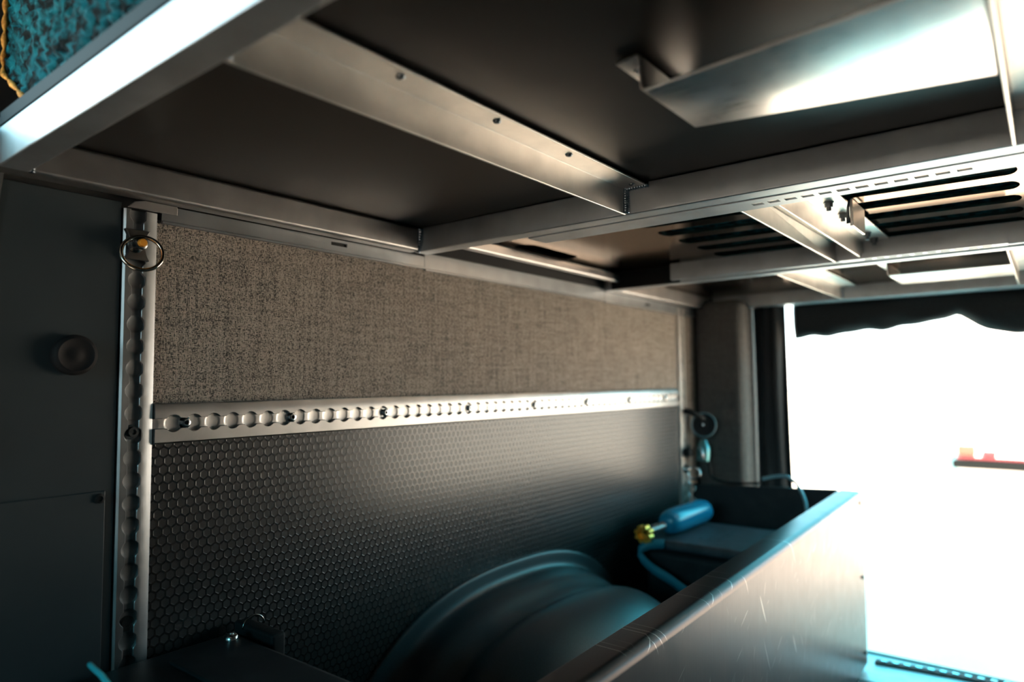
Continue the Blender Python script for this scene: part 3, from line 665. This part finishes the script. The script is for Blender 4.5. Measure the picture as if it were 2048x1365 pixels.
# ------------------------------------------------------------------ curtains at the rear opening
b = MB(); rows = []
for j in range(41):
    z = .985-.985*j/40; row = []
    for i in range(49):
        a = i/48; x = .150+(.092+.010*(1-z))*a
        ph = a*7+.9*math.sin(z*3)+(.985-z)*1.1
        row.append((x, 2.094+.010*math.sin(ph)+.006*math.sin(ph*2.3+z*5)-.004*a, z))
    rows.append(row)
b.grid(rows); o = b.obj('curtain', canvas, smooth=True, label='black side curtain with vertical folds left of the rear opening', cat='curtain')
o.modifiers.new('s', 'SOLIDIFY').thickness = .004
b = MB(); rows = []; n = 150
for i in range(n+1):
    x = .262+(1.62-.262)*i/n
    px = x
    low = .872+.012*math.sin((x-.29)*3.2)
    g = math.exp(-((x-.672)/.055)**2)*.028
    low = .866+.026*min(1, max(0, (x-.29)/.34))+g*.6
    if x > .672: low = .848+.058*math.exp(-(x-.672)/.055)+.004*math.exp(-(x-.672)/.2)
    low += .0028*math.sin(x*47)+.0018*math.sin(x*83+1)
    e = 1-.35*math.exp(-((x-.262)/.006)**2)
    hi = .986; cz = (low+hi)/2; hh = (hi-low)/2; row = []
    for k in range(28):
        th = 2*math.pi*k/28; wob = 1+.10*math.sin(3*th+x*22)+.05*math.sin(5*th-x*41)
        y = 2.128+.030*math.cos(th)*wob*e; z = cz+hh*math.sin(th)*(1 if math.sin(th) < 0 else 1)
        row.append((x, y, z))
    rows.append(row)
R = b.grid(rows, True); b.b.faces.new(R[0][::-1]); b.b.faces.new(R[-1])
b.obj('rolled_curtain', canvas, smooth=True, label='rolled up black curtain across the top of the rear opening', cat='curtain')
# dark anchor rail in the floor
t = thing('floor_rail', (.75, 2.03, 0), 'short black slotted rail on the floor at the lower right', 'floor rail')
b = MB(); 
yf = lambda x: 2.018+.12*(x-.46)
b.hexa([(.462, yf(.462), .0005), (1.3, yf(1.3), .0005), (1.3, yf(1.3)+.026, .0005), (.462, yf(.462)+.026, .0005), (.462, yf(.462), .006), (1.3, yf(1.3), .006), (1.3, yf(1.3)+.026, .006), (.462, yf(.462)+.026, .006)]); b.obj('rail_base', rubber, t, bevel=.001)
for k in range(30):
    x = .475+.026*k; b = MB(); b.box((x, yf(x)+.015, .0061), (x+.013, yf(x)+.021, .0075)); b.obj('bright_tooth', steel, t)
b = MB(); b.box((.14, 2.092, -.03), (1.6, 2.099, .004)); b.obj('trim_2', mat('teal_sill', (.05, .30, .33), .4), kind='structure')

# ------------------------------------------------------------------ outside
cr = thing('parked_vehicle', (1.3, 7.4, -.4), 'pale parked vehicle with a black bumper and red lamps outside', 'vehicle')
b = MB(); P = [(7.0, .06), (7.02, .20), (7.06, .75), (7.35, 1.35), (9.6, 1.4), (11.2, .8), (11.4, .2), (11.4, -.36), (7.0, -.36)]
b.prism([(.20, y, z) for y, z in P], [(2.0, y, z) for y, z in P]); b.obj('body', whitepaint, cr, bevel=.05, seg=4)
b = MB(); b.box((.16, 6.93, -.015), (2.04, 7.02, .058)); b.obj('bumper', mat('dull_black_bumper', (.003, .004, .004), .8, 0, .1), cr, bevel=.02, seg=3)
b = MB(); b.box((.19, 6.97, .062), (2.01, 7.03, .085)); b.obj('red_strip', redm, cr, bevel=.006)
for x, m_ in ((.20, orangem), (.375, redm), (.70, redm)):
    b = MB(); b.box((x, 6.96, .09), (x+(.13 if x < .3 else .10), 7.03, .18 if x < .3 else .14)); b.obj('lamp', m_, cr, bevel=.015, seg=3)
for x in (.31, .42, .53):
    b = MB(); b.box((x, 7.02, .60), (x+.095, 7.06, .675)); b.obj('rear_pane', signteal, cr, bevel=.006)
for x in (1.95,):
    for y in (7.8, 10.6):
        b = MB(); b.lathe((x-.1, y, -.1), (1, 0, 0), [(0, .2), (.02, .29), (.18, .29), (.2, .2)], 28); b.obj('wheel', rubber, cr, smooth='auto')
lab = ['small yellow green shrub behind the parked vehicle, left of the others', 'small yellow green shrub behind the parked vehicle, between the others', 'small yellow green shrub behind the parked vehicle, right of the others']
for k, (x, z) in enumerate(((-.15, 1.35), (.42, 1.75), (1.2, 1.7))):
    t = thing('shrub', (x, 13, -.4), lab[k], 'shrub', 'shrubs outside behind the vehicle')
    b = MB(); b.tube([(x, 13, -.4), (x+.02, 13, z*.6), (x, 13, z)], [.04, .03, .01], 8); b.obj('stem', barkm, t, smooth=True)
    b = MB()
    for j in range(70):
        c = Vector((x+random.gauss(0, .16), 13+random.gauss(0, .16), z+random.gauss(0, .2))); d = Vector((random.uniform(-1, 1), random.uniform(-1, 1), random.uniform(-1, 1))).normalized(); e_ = d.cross(Vector((0, 0, 1))).normalized()
        s_ = random.uniform(.04, .08); v = [b.b.verts.new(c+d*s_), b.b.verts.new(c+e_*s_*.4), b.b.verts.new(c-d*s_), b.b.verts.new(c-e_*s_*.4)]; b.b.faces.new(v)
    b.obj('foliage', leafm, t)
